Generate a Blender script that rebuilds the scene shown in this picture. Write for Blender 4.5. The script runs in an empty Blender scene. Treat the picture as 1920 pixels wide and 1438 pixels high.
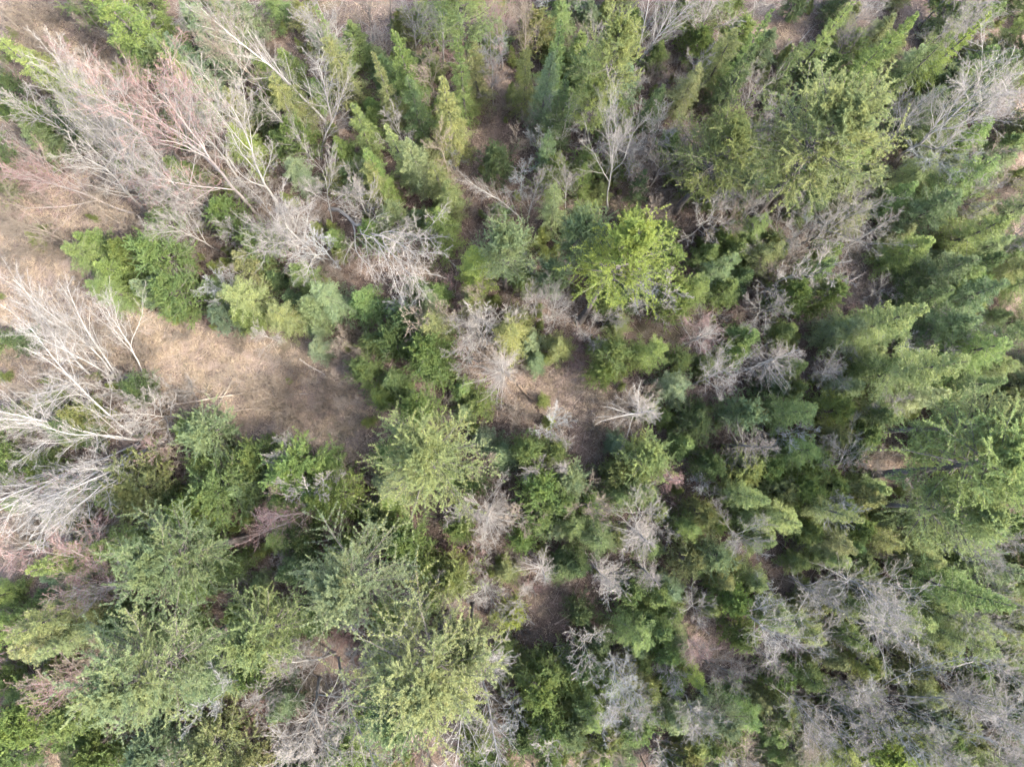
import bpy, math, random
import numpy as np
from mathutils import Vector, Matrix, Quaternion

# ------------------------------------------------------------------ camera, sky, sun, exposure
SC = bpy.context.scene
COL = SC.collection
W, HH, F = 1920.0, 1438.0, 1280.0          # photograph size and focal length in its pixels
HC = 42.0                                   # flying height of the camera in metres
TILT = math.radians(5.4)
cam_d = bpy.data.cameras.new('camera'); cam = bpy.data.objects.new('camera', cam_d); COL.objects.link(cam)
cam.location = (0, 0, HC); cam.rotation_euler = (TILT, 0, 0)
cam_d.sensor_fit = 'HORIZONTAL'; cam_d.sensor_width = 36.0; cam_d.lens = 36.0 * F / W
cam_d.clip_start = 0.5; cam_d.clip_end = 4000
SC.camera = cam

SUN_EL = math.radians(47); SUN_AZ = math.radians(-24)      # azimuth measured from +X (image right) towards +Y (image up)
sdir = Vector((math.cos(SUN_EL) * math.cos(SUN_AZ), math.cos(SUN_EL) * math.sin(SUN_AZ), math.sin(SUN_EL)))
wd = bpy.data.worlds.new('World'); SC.world = wd; wd.use_nodes = True
nt = wd.node_tree; nt.nodes.clear()
sky = nt.nodes.new('ShaderNodeTexSky'); sky.sky_type = 'NISHITA'; sky.sun_disc = False
sky.sun_elevation = SUN_EL; sky.sun_rotation = math.atan2(sdir.x, sdir.y)
sky.air_density = 1.0; sky.dust_density = 4.0; sky.ozone_density = 1.0
bg = nt.nodes.new('ShaderNodeBackground'); bg.inputs[1].default_value = 0.15
wo = nt.nodes.new('ShaderNodeOutputWorld')
nt.links.new(sky.outputs[0], bg.inputs[0]); nt.links.new(bg.outputs[0], wo.inputs[0])
sl = bpy.data.lights.new('sun', 'SUN'); sl.energy = 1.5; sl.angle = math.radians(5); sl.color = (1.0, 0.945, 0.85)
so = bpy.data.objects.new('sun', sl); COL.objects.link(so)
so.rotation_euler = sdir.to_track_quat('Z', 'Y').to_euler(); so.location = (20, -10, 60)
SC.view_settings.view_transform = 'Standard'; SC.view_settings.look = 'None'
SC.view_settings.gamma = 1.0; SC.view_settings.use_curve_mapping = False
SC.view_settings.exposure = 3.12
SC.cycles.max_bounces = 4; SC.cycles.diffuse_bounces = 3; SC.cycles.glossy_bounces = 1
SC.cycles.transmission_bounces = 2; SC.cycles.transparent_max_bounces = 4
SC.cycles.use_denoising = True; SC.cycles.denoiser = 'OPENIMAGEDENOISE'; SC.cycles.denoising_input_passes = 'RGB_ALBEDO_NORMAL'
SC.cycles.use_adaptive_sampling = True; SC.cycles.adaptive_threshold = .03; SC.cycles.adaptive_min_samples = 24; SC.cycles.time_limit = 600
SC.cycles.caustics_reflective = False; SC.cycles.caustics_refractive = False

RNG = np.random.default_rng(7)
random.seed(7)
CT, ST = math.cos(TILT), math.sin(TILT)

def at(px, py, z=0.0):
    """where the ray through a photograph pixel meets height z"""
    dx = (px - W / 2) / F; dy = -(py - HH / 2) / F
    d = (dx, dy * CT + ST, dy * ST - CT)
    k = (z - HC) / d[2]
    return np.array((d[0] * k, d[1] * k, z))

def to_px(p):
    x, y, z = p[0], p[1], p[2] - HC
    yc = y * CT + z * ST; zc = -y * ST + z * CT
    return (W / 2 + F * x / -zc, HH / 2 - F * yc / -zc)

# ------------------------------------------------------------------ materials
def new_mat(name):
    m = bpy.data.materials.new(name); m.use_nodes = True
    m.node_tree.nodes.clear()
    return m, m.node_tree.nodes, m.node_tree.links

def needle_material(name, transl=0.28, sheen=0.25):
    m, N, L = new_mat(name)
    oi = N.new('ShaderNodeObjectInfo')
    at_ = N.new('ShaderNodeAttribute'); at_.attribute_name = 'tint'
    mul = N.new('ShaderNodeMix'); mul.data_type = 'RGBA'; mul.blend_type = 'MULTIPLY'; mul.inputs[0].default_value = 1
    hue = N.new('ShaderNodeMix'); hue.data_type = 'RGBA'; hue.inputs[6].default_value = (.82, .90, .97, 1); hue.inputs[7].default_value = (1.18, 1.12, .98, 1)
    L.new(at_.outputs['Fac'], hue.inputs[0])
    L.new(oi.outputs['Color'], mul.inputs[6]); L.new(hue.outputs[2], mul.inputs[7])
    # warm dry needles on the odd spray
    cr = N.new('ShaderNodeValToRGB')
    cr.color_ramp.elements[0].position = 0.95; cr.color_ramp.elements[0].color = (0, 0, 0, 1)
    cr.color_ramp.elements[1].position = 1.0; cr.color_ramp.elements[1].color = (.55, .55, .55, 1)
    L.new(at_.outputs['Fac'], cr.inputs[0])
    mx = N.new('ShaderNodeMix'); mx.data_type = 'RGBA'; mx.inputs[7].default_value = (.20, .17, .07, 1)
    L.new(cr.outputs[0], mx.inputs[0]); L.new(mul.outputs[2], mx.inputs[6])
    pb = N.new('ShaderNodeBsdfPrincipled'); pb.inputs['Roughness'].default_value = .5
    pb.inputs['Specular IOR Level'].default_value = sheen
    tr = N.new('ShaderNodeBsdfTranslucent')
    ms = N.new('ShaderNodeMixShader'); ms.inputs[0].default_value = transl
    L.new(mx.outputs[2], pb.inputs['Base Color']); L.new(mx.outputs[2], tr.inputs[0])
    L.new(pb.outputs[0], ms.inputs[1]); L.new(tr.outputs[0], ms.inputs[2])
    o = N.new('ShaderNodeOutputMaterial'); L.new(ms.outputs[0], o.inputs[0])
    return m

def bark_material(name, spots=0.35, scale=6.0, dark=(.05, .045, .04, 1), use_obj=True, colour=(.1, .08, .06, 1)):
    m, N, L = new_mat(name)
    tc = N.new('ShaderNodeTexCoord')
    n1 = N.new('ShaderNodeTexNoise'); n1.inputs['Scale'].default_value = scale; n1.inputs['Detail'].default_value = 4
    mp = N.new('ShaderNodeMapping'); mp.inputs['Scale'].default_value = (1, 1, .45)
    L.new(tc.outputs['Object'], mp.inputs[0]); L.new(mp.outputs[0], n1.inputs[0])
    cr = N.new('ShaderNodeValToRGB'); cr.color_ramp.elements[0].position = .38; cr.color_ramp.elements[1].position = .62
    L.new(n1.outputs[0], cr.inputs[0])
    mx = N.new('ShaderNodeMix'); mx.data_type = 'RGBA'
    oi = N.new('ShaderNodeObjectInfo')
    if use_obj: L.new(oi.outputs['Color'], mx.inputs[6])
    else: mx.inputs[6].default_value = colour
    mx.inputs[7].default_value = dark
    ml = N.new('ShaderNodeMath'); ml.operation = 'MULTIPLY'; ml.inputs[1].default_value = spots
    L.new(cr.outputs[0], ml.inputs[0]); L.new(ml.outputs[0], mx.inputs[0])
    pb = N.new('ShaderNodeBsdfPrincipled'); pb.inputs['Roughness'].default_value = .8
    pb.inputs['Specular IOR Level'].default_value = .2
    L.new(mx.outputs[2], pb.inputs['Base Color'])
    o = N.new('ShaderNodeOutputMaterial'); L.new(pb.outputs[0], o.inputs[0])
    return m

M_NEEDLE = needle_material('pine_needles', .50, .12)
M_FIRN = needle_material('fir_needles', .47, .15)
M_BARK = bark_material('conifer_bark', .5, 9, (.03, .026, .022, 1), False, (.095, .085, .078, 1))
M_PALE = bark_material('pale_bark', .30, 5, (.12, .11, .10, 1))
M_TWIG = bark_material('twig_bark', .25, 3, (.10, .08, .07, 1))
M_LOG = bark_material('weathered_wood', .5, 4, (.09, .07, .05, 1))

def ground_material():
    m, N, L = new_mat('leaf_litter_ground')
    tc = N.new('ShaderNodeTexCoord')
    def noise(s, d=5, r=.6):
        n = N.new('ShaderNodeTexNoise'); n.inputs['Scale'].default_value = s; n.inputs['Detail'].default_value = d
        n.inputs['Roughness'].default_value = r; L.new(tc.outputs['Object'], n.inputs[0]); return n
    def ramp(src, stops):
        c = N.new('ShaderNodeValToRGB'); e = c.color_ramp.elements
        while len(e) < len(stops): e.new(.5)
        for k, (p, v) in enumerate(stops): e[k].position = p; e[k].color = (*v, 1)
        L.new(src, c.inputs[0]); return c
    def mix(f, a, b, mode='MIX'):
        x = N.new('ShaderNodeMix'); x.data_type = 'RGBA'; x.blend_type = mode
        if isinstance(f, float): x.inputs[0].default_value = f
        else: L.new(f, x.inputs[0])
        L.new(a, x.inputs[6]); L.new(b, x.inputs[7]); return x.outputs[2]
    fine = noise(14, 6, .75); mid = noise(1.3, 5, .65); big = noise(.22, 4, .6)
    litter = ramp(fine.outputs[0], [(.30, (.030, .021, .016)), (.48, (.094, .071, .058)), (.60, (.140, .108, .088)), (.75, (.21, .16, .125))])
    grass = ramp(fine.outputs[0], [(.30, (.055, .042, .030)), (.48, (.138, .111, .093)), (.62, (.190, .156, .132)), (.75, (.262, .220, .180))])
    at_ = N.new('ShaderNodeAttribute'); at_.attribute_name = 'meadow'
    ad = N.new('ShaderNodeMath'); ad.operation = 'MULTIPLY_ADD'; ad.inputs[1].default_value = 1.2
    L.new(mid.outputs[0], ad.inputs[0]); 
    sub = N.new('ShaderNodeMath'); sub.operation = 'SUBTRACT'; sub.inputs[1].default_value = .6
    L.new(at_.outputs['Fac'], sub.inputs[0]); L.new(sub.outputs[0], ad.inputs[2])
    ad.use_clamp = True
    c = mix(ad.outputs[0], litter.outputs[0], grass.outputs[0])
    patch = ramp(mid.outputs[0], [(.32, (.50, .48, .46)), (.5, (.95, .93, .90)), (.68, (1.2, 1.17, 1.13))])
    c = mix(.8, c, patch.outputs[0], 'MULTIPLY')
    moss = ramp(big.outputs[0], [(.56, (0, 0, 0)), (.68, (.35, .35, .35))])
    mc = N.new('ShaderNodeRGB'); mc.outputs[0].default_value = (.085, .095, .04, 1)
    c = mix(moss.outputs[0], c, mc.outputs[0])
    pb = N.new('ShaderNodeBsdfPrincipled'); pb.inputs['Roughness'].default_value = .9
    pb.inputs['Specular IOR Level'].default_value = .1
    L.new(c, pb.inputs['Base Color'])
    bp = N.new('ShaderNodeBump'); bp.inputs['Strength'].default_value = .9; bp.inputs['Distance'].default_value = .09
    L.new(fine.outputs[0], bp.inputs['Height']); L.new(bp.outputs[0], pb.inputs['Normal'])
    o = N.new('ShaderNodeOutputMaterial'); L.new(pb.outputs[0], o.inputs[0])
    return m

def leaf_material():
    m, N, L = new_mat('dry_leaves')
    a = N.new('ShaderNodeAttribute'); a.attribute_name = 'tint'
    c = N.new('ShaderNodeValToRGB'); e = c.color_ramp.elements
    stops = [(0, (.05, .032, .024)), (.35, (.105, .07, .052)), (.6, (.165, .118, .088)), (.85, (.245, .19, .145)), (1, (.32, .27, .22))]
    while len(e) < len(stops): e.new(.5)
    for k, (p, v) in enumerate(stops): e[k].position = p; e[k].color = (*v, 1)
    L.new(a.outputs['Fac'], c.inputs[0])
    pb = N.new('ShaderNodeBsdfPrincipled'); pb.inputs['Roughness'].default_value = .7
    L.new(c.outputs[0], pb.inputs['Base Color'])
    o = N.new('ShaderNodeOutputMaterial'); L.new(pb.outputs[0], o.inputs[0])
    return m
M_GROUND = ground_material(); M_LEAF = leaf_material()

# ------------------------------------------------------------------ mesh helpers (all numpy, all quads)
def mesh(name, V, Q, mat, tint=None, smooth=False):
    me = bpy.data.meshes.new(name)
    V = np.asarray(V, np.float32).reshape(-1, 3); Q = np.asarray(Q, np.int32).reshape(-1, 4)
    me.vertices.add(len(V)); me.vertices.foreach_set('co', V.ravel())
    me.loops.add(Q.size); me.loops.foreach_set('vertex_index', Q.ravel())
    me.polygons.add(len(Q))
    me.polygons.foreach_set('loop_start', np.arange(0, Q.size, 4, dtype=np.int32))
    if smooth: me.polygons.foreach_set('use_smooth', np.ones(len(Q), bool))
    if tint is not None:
        a = me.attributes.new('tint', 'FLOAT', 'FACE'); a.data.foreach_set('value', np.asarray(tint, np.float32))
    me.update(calc_edges=True); me.materials.append(mat)
    return me

def norm(v): return v / np.maximum(np.linalg.norm(v, axis=-1, keepdims=True), 1e-9)

def tubes(P, R, sides=3):
    """P (N,n,3), R (N,n): tapered tubes"""
    P = np.asarray(P, float); N, n, _ = P.shape
    T = np.gradient(P, axis=1); T = norm(T)
    A = norm(P[:, -1] - P[:, 0]); ref = np.where(np.abs(A[:, 2:3]) > .85, np.array([[1., 0, 0]]), np.array([[0, 0, 1.]]))
    U = norm(np.cross(T, ref[:, None, :])); Vv = np.cross(T, U)
    ang = np.arange(sides) * 2 * math.pi / sides
    ring = P[:, :, None, :] + R[:, :, None, None] * (np.cos(ang)[None, None, :, None] * U[:, :, None, :] + np.sin(ang)[None, None, :, None] * Vv[:, :, None, :])
    V = ring.reshape(-1, 3)
    i = np.arange(N)[:, None, None] * n * sides; j = np.arange(n - 1)[None, :, None] * sides; k = np.arange(sides)[None, None, :]
    k2 = (k + 1) % sides
    Q = np.stack([i + j + k, i + j + k2, i + j + sides + k2, i + j + sides + k], -1).reshape(-1, 4)
    return V, Q

def join(parts):
    vs, qs, o = [], [], 0
    for V, Q in parts:
        vs.append(V); qs.append(Q + o); o += len(V)
    return np.concatenate(vs), np.concatenate(qs)

def interp(P, t):
    N, n, _ = P.shape; s = np.clip(t * (n - 1), 0, n - 1 - 1e-6); i = s.astype(int); f = (s - i)[..., None]
    r = np.arange(N)[:, None]
    a, b = P[r, i], P[r, i + 1]
    return a + (b - a) * f, norm(b - a)

def walk(rng, start, d, length, npt, up=0., wig=0.1):
    N = len(start); P = np.zeros((N, npt, 3)); P[:, 0] = start; d = d.copy()
    for k in range(1, npt):
        d = d + rng.normal(0, wig, (N, 3)); d[:, 2] += up; d = norm(d)
        P[:, k] = P[:, k - 1] + d * (length / (npt - 1))[:, None]
    return P

def grow(rng, P, L, R, count, t0, t1, a0, a1, ratio, up, wig, npt, rr=.62, rmin=.006, fall=.55, tap=.3):
    """children along every parent polyline"""
    N = len(P)
    t = t0 + (t1 - t0) * (np.arange(count)[None, :] + rng.random((N, count))) / count
    pos, T = interp(P, t)
    rp, _ = interp(np.repeat(R[:, :, None], 3, 2), t)
    ref = np.where(np.abs(T[..., 2:3]) > .9, np.array([1., 0, 0]), np.array([0, 0, 1.]))
    U = norm(np.cross(T, ref)); Vv = np.cross(T, U)
    ph = rng.random((N, 1)) * 6.28 + np.arange(count)[None, :] * 2.4 + rng.normal(0, .35, (N, count))
    an = np.radians(rng.uniform(a0, a1, (N, count)))
    d = np.cos(an)[..., None] * T + np.sin(an)[..., None] * (np.cos(ph)[..., None] * U + np.sin(ph)[..., None] * Vv)
    ln = (L[:, None] * ratio * (1 - fall * (t - t0) / (t1 - t0 + 1e-6)) * rng.uniform(.65, 1.25, (N, count)))
    C = walk(rng, pos.reshape(-1, 3), norm(d.reshape(-1, 3)), ln.ravel(), npt, up, wig)
    r0 = np.maximum(rp[..., 0].ravel() * rr, rmin)
    RR = np.maximum(r0[:, None] * np.linspace(1, tap, npt)[None, :], rmin * .8)
    return C, ln.ravel(), RR, np.repeat(np.arange(N), count)

def blades(rng, B, D, k, length, width, spread, up=0.):
    """diamond needles sprays: k at every point B around axis D"""
    M = len(B)
    d = norm(D)[:, None, :] + rng.normal(0, spread, (M, k, 3)); d[..., 2] += up; d = norm(d)
    ln = length * rng.uniform(.7, 1.25, (M, k, 1)); s = norm(np.cross(d, rng.normal(0, 1, (M, k, 3)))) * width * .5
    b = B[:, None, :]
    V = np.stack([np.broadcast_to(b, d.shape), b + d * ln * .5 + s, b + d * ln, b + d * ln * .5 - s], 2).reshape(-1, 3)
    return V, np.arange(M * k * 4).reshape(-1, 4)

# ------------------------------------------------------------------ prototypes: dicts of part meshes, built in metres
def trunk_line(rng, h, npt=9, wob=.012):
    z = np.linspace(0, h, npt); xy = np.cumsum(rng.normal(0, wob * h / npt * 3, (npt, 2)), 0); xy[0] = 0
    xy -= np.linspace(0, 1, npt)[:, None] * xy[-1]
    return np.concatenate([xy, z[:, None]], 1)[None]

def proto_pine(seed, h, r, zb=.30, step=.52, per=5, tuft=9, nl=.115, nw=.025, rounded=.62, sub=12):
    rng = np.random.default_rng(seed)
    TR = trunk_line(rng, h); rt = .0145 * h + .05
    R0 = (rt * np.linspace(1, .12, TR.shape[1]))[None]; R0[0, 0] *= 1.35
    zs, az, ln, el = [], [], [], []
    z = zb * h; a = rng.random() * 6
    lop = rng.random() * 6.28
    while z < h * .985:
        t = (z - zb * h) / (h - zb * h); a += .7 + rng.random() * .6
        n = per + rng.integers(-1, 2)
        prof = (min(1, .62 + t * 2.2) * (1 - t ** 2.3)) if rounded else 1 - t
        prof = prof ** .85
        wh = rng.uniform(.72, 1.12)
        for k in range(n):
            aa = a + k * 6.283 / n + rng.normal(0, .22)
            l = r * prof * wh * rng.uniform(.6, 1.12) * (1 + .16 * math.cos(aa - lop)) + .12
            if rng.random() < .07: continue
            zs.append(z + rng.normal(0, .1)); az.append(aa); ln.append(l); el.append(math.radians(2 + 42 * t ** 1.4 + rng.normal(0, 7)))
        z += step * rng.uniform(.7, 1.3) * (1 - .35 * t)
    zs, az, ln, el = map(np.array, (zs, az, ln, el))
    t = np.clip(zs / h, 0, 1)[None]
    S, _ = interp(TR, t); S = S[0]
    D = np.stack([np.cos(az) * np.cos(el), np.sin(az) * np.cos(el), np.sin(el)], -1)
    P1 = walk(rng, S, D, ln, 7, .07, .07)
    R1 = np.maximum((.012 + .011 * ln)[:, None] * np.linspace(1, .25, 7), .006)
    P2, L2, R2, i2 = grow(rng, P1, ln, R1, sub, .22, .99, 36, 64, .37, .07, .10, 4, .5, .005, .22)
    # keep the side sprays rather flat, as pine boughs are
    dz = P2[:, :, 2] - P2[:, :1, 2]; P2[:, :, 2] = P2[:, :1, 2] + dz * .55 + .10 * np.linspace(0, 1, 4)[None] * L2[:, None]
    tv = rng.random(len(zs))                       # tint of each bough
    B, Dd, ti = [], [], []
    m = 7
    p, d = interp(P2, np.tile(np.linspace(.15, 1., m), (len(P2), 1)) - rng.random((len(P2), m)) * .1)
    B.append(p.reshape(-1, 3)); Dd.append(d.reshape(-1, 3)); ti.append(np.repeat(tv[i2], m))
    m = 14
    p, d = interp(P1, np.tile(np.linspace(.4, 1., m), (len(P1), 1)))
    B.append(p.reshape(-1, 3)); Dd.append(d.reshape(-1, 3)); ti.append(np.repeat(tv, m))
    B, Dd, ti = np.concatenate(B), np.concatenate(Dd), np.concatenate(ti)
    V, Q = blades(rng, B, Dd, tuft, nl, nw, .55, .22)
    tint = np.clip(np.repeat(ti * .75 + .12 + rng.normal(0, .06, len(ti)), tuft) + rng.normal(0, .05, len(Q)), 0, 1)
    wood = join([tubes(TR, R0, 8), tubes(P1, R1, 4), tubes(P2, R2, 3)])
    return dict(h=h, r=r, trunk=mesh('trunk', *wood, M_BARK, smooth=True), crown=mesh('crown', V, Q, M_NEEDLE, tint))

def proto_fir(seed, h, r, zb=.08, gap=.085, dens=.034, nl=.095, nw=.034, droop=.0, power=.9, ragged=.2):
    rng = np.random.default_rng(seed)
    TR = trunk_line(rng, h, 9, .006); rt = .010 * h + .03
    R0 = (rt * np.linspace(1, .10, 9))[None]; R0[0, 0] *= 1.3
    z = zb * h; zs = []
    while z < h * .99:
        zs.append(z); z += gap * rng.uniform(.6, 1.4)
    zs = np.array(zs); n = len(zs); t = (zs - zb * h) / (h - zb * h)
    az = np.arange(n) * 2.399 + rng.normal(0, .4, n)
    ln = (r * (1 - t) ** power * np.minimum(1, .6 + t * 4) + .10) * rng.uniform(1 - ragged * 1.6, 1 + ragged, n)
    el = np.radians(-14 - droop * 20 + 58 * t ** 1.3 + rng.normal(0, 6, n))
    S, _ = interp(TR, (zs / h)[None]); S = S[0]
    D = np.stack([np.cos(az) * np.cos(el), np.sin(az) * np.cos(el), np.sin(el)], -1)
    P1 = walk(rng, S, D, ln, 6, .05 - droop * .12, .05)
    R1 = np.maximum((.006 + .008 * ln)[:, None] * np.linspace(1, .3, 6), .005)
    # side twigs in the plane of the bough
    c = 13
    tt = np.tile(np.linspace(.18, .97, c), (n, 1)) + rng.normal(0, .02, (n, c))
    pos, T = interp(P1, np.clip(tt, 0, 1))
    side = norm(np.cross(T, np.array([0, 0, 1.]))) * np.where(np.arange(c) % 2 == 0, 1, -1)[None, :, None]
    d2 = norm(T * .75 + side * .85 + rng.normal(0, .10, (n, c, 3)))
    l2 = ln[:, None] * .42 * (1.05 - tt) * rng.uniform(.7, 1.25, (n, c)) + .05
    P2 = walk(rng, pos.reshape(-1, 3), d2.reshape(-1, 3), l2.ravel(), 3, -.02 - droop * .15, .06)
    tv = rng.random(n)
    # needle sprays
    Bs, Ds, Ts = [], [], []
    for P, LL, tvv in ((P1, ln, tv), (P2, l2.ravel(), np.repeat(tv, c))):
        k = np.maximum(1, (LL / dens).astype(int)); idx = np.repeat(np.arange(len(P)), k)
        off = np.arange(len(idx)) - np.repeat(np.cumsum(k) - k, k)
        u = (off + rng.random(len(idx))) / k[idx]
        s = np.clip(u * (P.shape[1] - 1), 0, P.shape[1] - 1 - 1e-6); i = s.astype(int); f = (s - i)[:, None]
        a, b = P[idx, i], P[idx, i + 1]
        Bs.append(a + (b - a) * f); tg = norm(b - a)
        sd = norm(np.cross(tg, np.array([0, 0, 1.]))) * np.where(off % 2 == 0, 1, -1)[:, None]
        Ds.append(norm(tg * .8 + sd * .75)); Ts.append(tvv[idx])
    B, Dd, ti = np.concatenate(Bs), np.concatenate(Ds), np.concatenate(Ts)
    V, Q = blades(rng, B, Dd, 2, nl, nw, .33, .10)
    tint = np.clip(np.repeat(ti * .6 + .2 + rng.normal(0, .09, len(ti)), 2), 0, 1)
    wood = join([tubes(TR, R0, 8), tubes(P1, R1, 3)])
    return dict(h=h, r=r, trunk=mesh('trunk', *wood, M_BARK, smooth=True), crown=mesh('crown', V, Q, M_FIRN, tint))

def proto_bare(seed, h, r, nlimb=9, t0=.35, el=(38, 62), up1=.07, n2=10, n3=7, n4=5, wig=.085, fork=1, a2=(20, 40), rt=None, len1=1., twig=.0046, bend=.02):
    """leafless tree: trunk, each limb, and a crown of twigs"""
    rng = np.random.default_rng(seed)
    TR = trunk_line(rng, h * (.90 if fork == 1 else .62), 10, bend); rt = rt or .0052 * h + .016
    hz = TR[0, -1, 2]
    R0 = (rt * np.linspace(1, .22, 10))[None]; R0[0, 0] *= 1.25
    zt = t0 + (1 - t0) * (np.arange(nlimb) + rng.random(nlimb) * .8) / nlimb
    zt = np.clip(zt, 0, .995)
    az = np.arange(nlimb) * 2.4 + rng.normal(0, .35, nlimb) + rng.random() * 6
    f = (zt - t0) / (1 - t0)
    e = np.radians(rng.uniform(el[0], el[1], nlimb) + 12 * f)
    S, _ = interp(TR, zt[None]); S = S[0]
    D = np.stack([np.cos(az) * np.cos(e), np.sin(az) * np.cos(e), np.sin(e)], -1)
    want_r = r * rng.uniform(.65, 1.05, nlimb) * (1 - .45 * f)
    ln = np.minimum(want_r / np.maximum(np.cos(e), .22), (h - S[:, 2]) / np.maximum(np.sin(e), .05) * 1.1) * len1 + .2
    P1 = walk(rng, S, D, ln, 9, up1, wig)
    r1, _ = interp(np.repeat(R0[:, :, None], 3, 2), zt[None]); r1 = r1[0, :, 0] * (.62 if fork == 1 else .66)
    R1 = r1[:, None] * np.linspace(1, .18, 9)[None]
    P2, L2, R2, i2 = grow(rng, P1, ln, R1, n2, .16, 1., a2[0], a2[1], .42, up1 * .9, wig, 6, .55, .008)
    P3, L3, R3, i3 = grow(rng, P2, L2, R2, n3, .12, 1., 22, 46, .42, up1 * .8, wig * 1.15, 4, .55, .0058)
    parts_tw = [tubes(P3, R3, 3)]
    # twigs straight off the limbs too
    P3b, L3b, R3b, _ = grow(rng, P1, ln, R1, 7, .2, 1., 30, 60, .16, up1, wig, 4, .35, .007)
    parts_tw.append(tubes(P3b, R3b, 3))
    if n4:
        P4, L4, R4, _ = grow(rng, P3, L3, R3, n4, .15, 1., 24, 50, .5, up1 * .7, wig * 1.1, 3, .6, twig)
        parts_tw.append(tubes(P4, R4, 3))
    if n4 < 5:        # slight saplings stay in two pieces
        return dict(h=h, r=r, trunk=mesh('trunk', *join([tubes(TR, R0, 6), tubes(P1, R1, 4), tubes(P2, R2, 3)]), M_PALE, smooth=True),
                    crown=mesh('crown', *join(parts_tw), M_TWIG, smooth=True))
    limbs = []
    for k in range(nlimb):
        sel = np.where(i2 == k)[0]
        limbs.append(mesh('limb', *join([tubes(P1[k:k + 1], R1[k:k + 1], 6), tubes(P2[sel], R2[sel], 4)]), M_PALE, smooth=True))
    return dict(h=h, r=r, trunk=mesh('trunk', *tubes(TR, R0, 9), M_PALE, smooth=True), limbs=limbs,
                crown=mesh('crown', *join(parts_tw), M_TWIG, smooth=True))

def proto_multi(seed, h, r, stems=3, **kw):
    """birch clump: several stems leaving one root, each stem a limb of the tree"""
    rng = np.random.default_rng(seed)
    az = np.arange(stems) * 6.283 / stems + rng.random() * 6
    e = np.radians(rng.uniform(70 if stems < 5 else 62, 84, stems)); ln = h * rng.uniform(.75, 1.02, stems)
    S = np.stack([np.cos(az) * .12, np.sin(az) * .12, np.zeros(stems)], -1)
    D = np.stack([np.cos(az) * np.cos(e), np.sin(az) * np.cos(e), np.sin(e)], -1)
    P1 = walk(rng, S, D, ln, 12, .01, .045)
    rt = (.0052 * h + .012) * (1 if stems < 5 else .68)
    R1 = rt * np.linspace(1, .14, 12)[None] * rng.uniform(.75, 1.1, (stems, 1))
    P2, L2, R2, i2 = grow(rng, P1, ln, R1, 24 if stems < 5 else 14, .16, 1., 13, 32, .34, .02, .06, 7, .4, .008, .6)
    P3, L3, R3, i3 = grow(rng, P2, L2, R2, 8, .12, 1., 18, 40, .36, .04, .09, 4, .5, .007)
    P4, L4, R4, _ = grow(rng, P3, L3, R3, 5, .15, 1., 24, 50, .5, .04, .1, 3, .6, .005)
    limbs = []
    for k in range(1, stems):
        sel = np.where(i2 == k)[0]
        limbs.append(mesh('limb', *join([tubes(P1[k:k + 1], R1[k:k + 1], 8), tubes(P2[sel], R2[sel], 4)]), M_PALE, smooth=True))
    sel = np.where(i2 == 0)[0]
    tr = mesh('trunk', *join([tubes(P1[:1], R1[:1], 8), tubes(P2[sel], R2[sel], 4)]), M_PALE, smooth=True)
    return dict(h=h, r=r, trunk=tr, limbs=limbs, crown=mesh('crown', *join([tubes(P3, R3, 3), tubes(P4, R4, 3)]), M_TWIG, smooth=True))

def proto_dead(seed, h, r):
    """dead spruce: straight spoke branches all round a bare pole"""
    rng = np.random.default_rng(seed)
    TR = trunk_line(rng, h, 9, .006); rt = .009 * h + .03
    R0 = (rt * np.linspace(1, .12, 9))[None]
    n = int(rng.integers(62, 92)); dip = rng.uniform(-16, 6); ir = rng.uniform(.5, .9)
    zt = np.sort(rng.uniform(.30, .995, n)); t = (zt - .3) / .7
    az = rng.random(n) * 6.283; el = np.radians(dip + 45 * t + rng.normal(0, 13, n))
    ln = r * ((1 - t) ** .7 * .95 + .12) * rng.uniform(1 - ir, 1.2, n) * (1 + .3 * np.cos(az - rng.random() * 6.28))
    S, _ = interp(TR, zt[None]); S = S[0]
    D = np.stack([np.cos(az) * np.cos(el), np.sin(az) * np.cos(el), np.sin(el)], -1)
    P1 = walk(rng, S, D, ln, 6, .03, .13); R1 = np.maximum((.006 + .006 * ln)[:, None] * np.linspace(1, .35, 6), .006)
    P2, L2, R2, _ = grow(rng, P1, ln, R1, 9, .2, 1., 26, 54, .36, .02, .12, 4, .6, .006)
    P3, L3, R3, _ = grow(rng, P2, L2, R2, 4, .2, 1., 26, 56, .45, .0, .12, 3, .6, .005)
    big = np.argsort(-ln)[:8]; rest = np.setdiff1d(np.arange(n), big)
    limbs = [mesh('limb', *tubes(P1[k:k + 1], R1[k:k + 1] * 1.15, 5), M_TWIG, smooth=True) for k in big]
    return dict(h=h, r=r, trunk=mesh('trunk', *tubes(TR, R0, 8), M_TWIG, smooth=True), limbs=limbs,
                crown=mesh('crown', *join([tubes(P1[rest], R1[rest], 3), tubes(P2, R2, 3), tubes(P3, R3, 3)]), M_TWIG, smooth=True))

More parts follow.
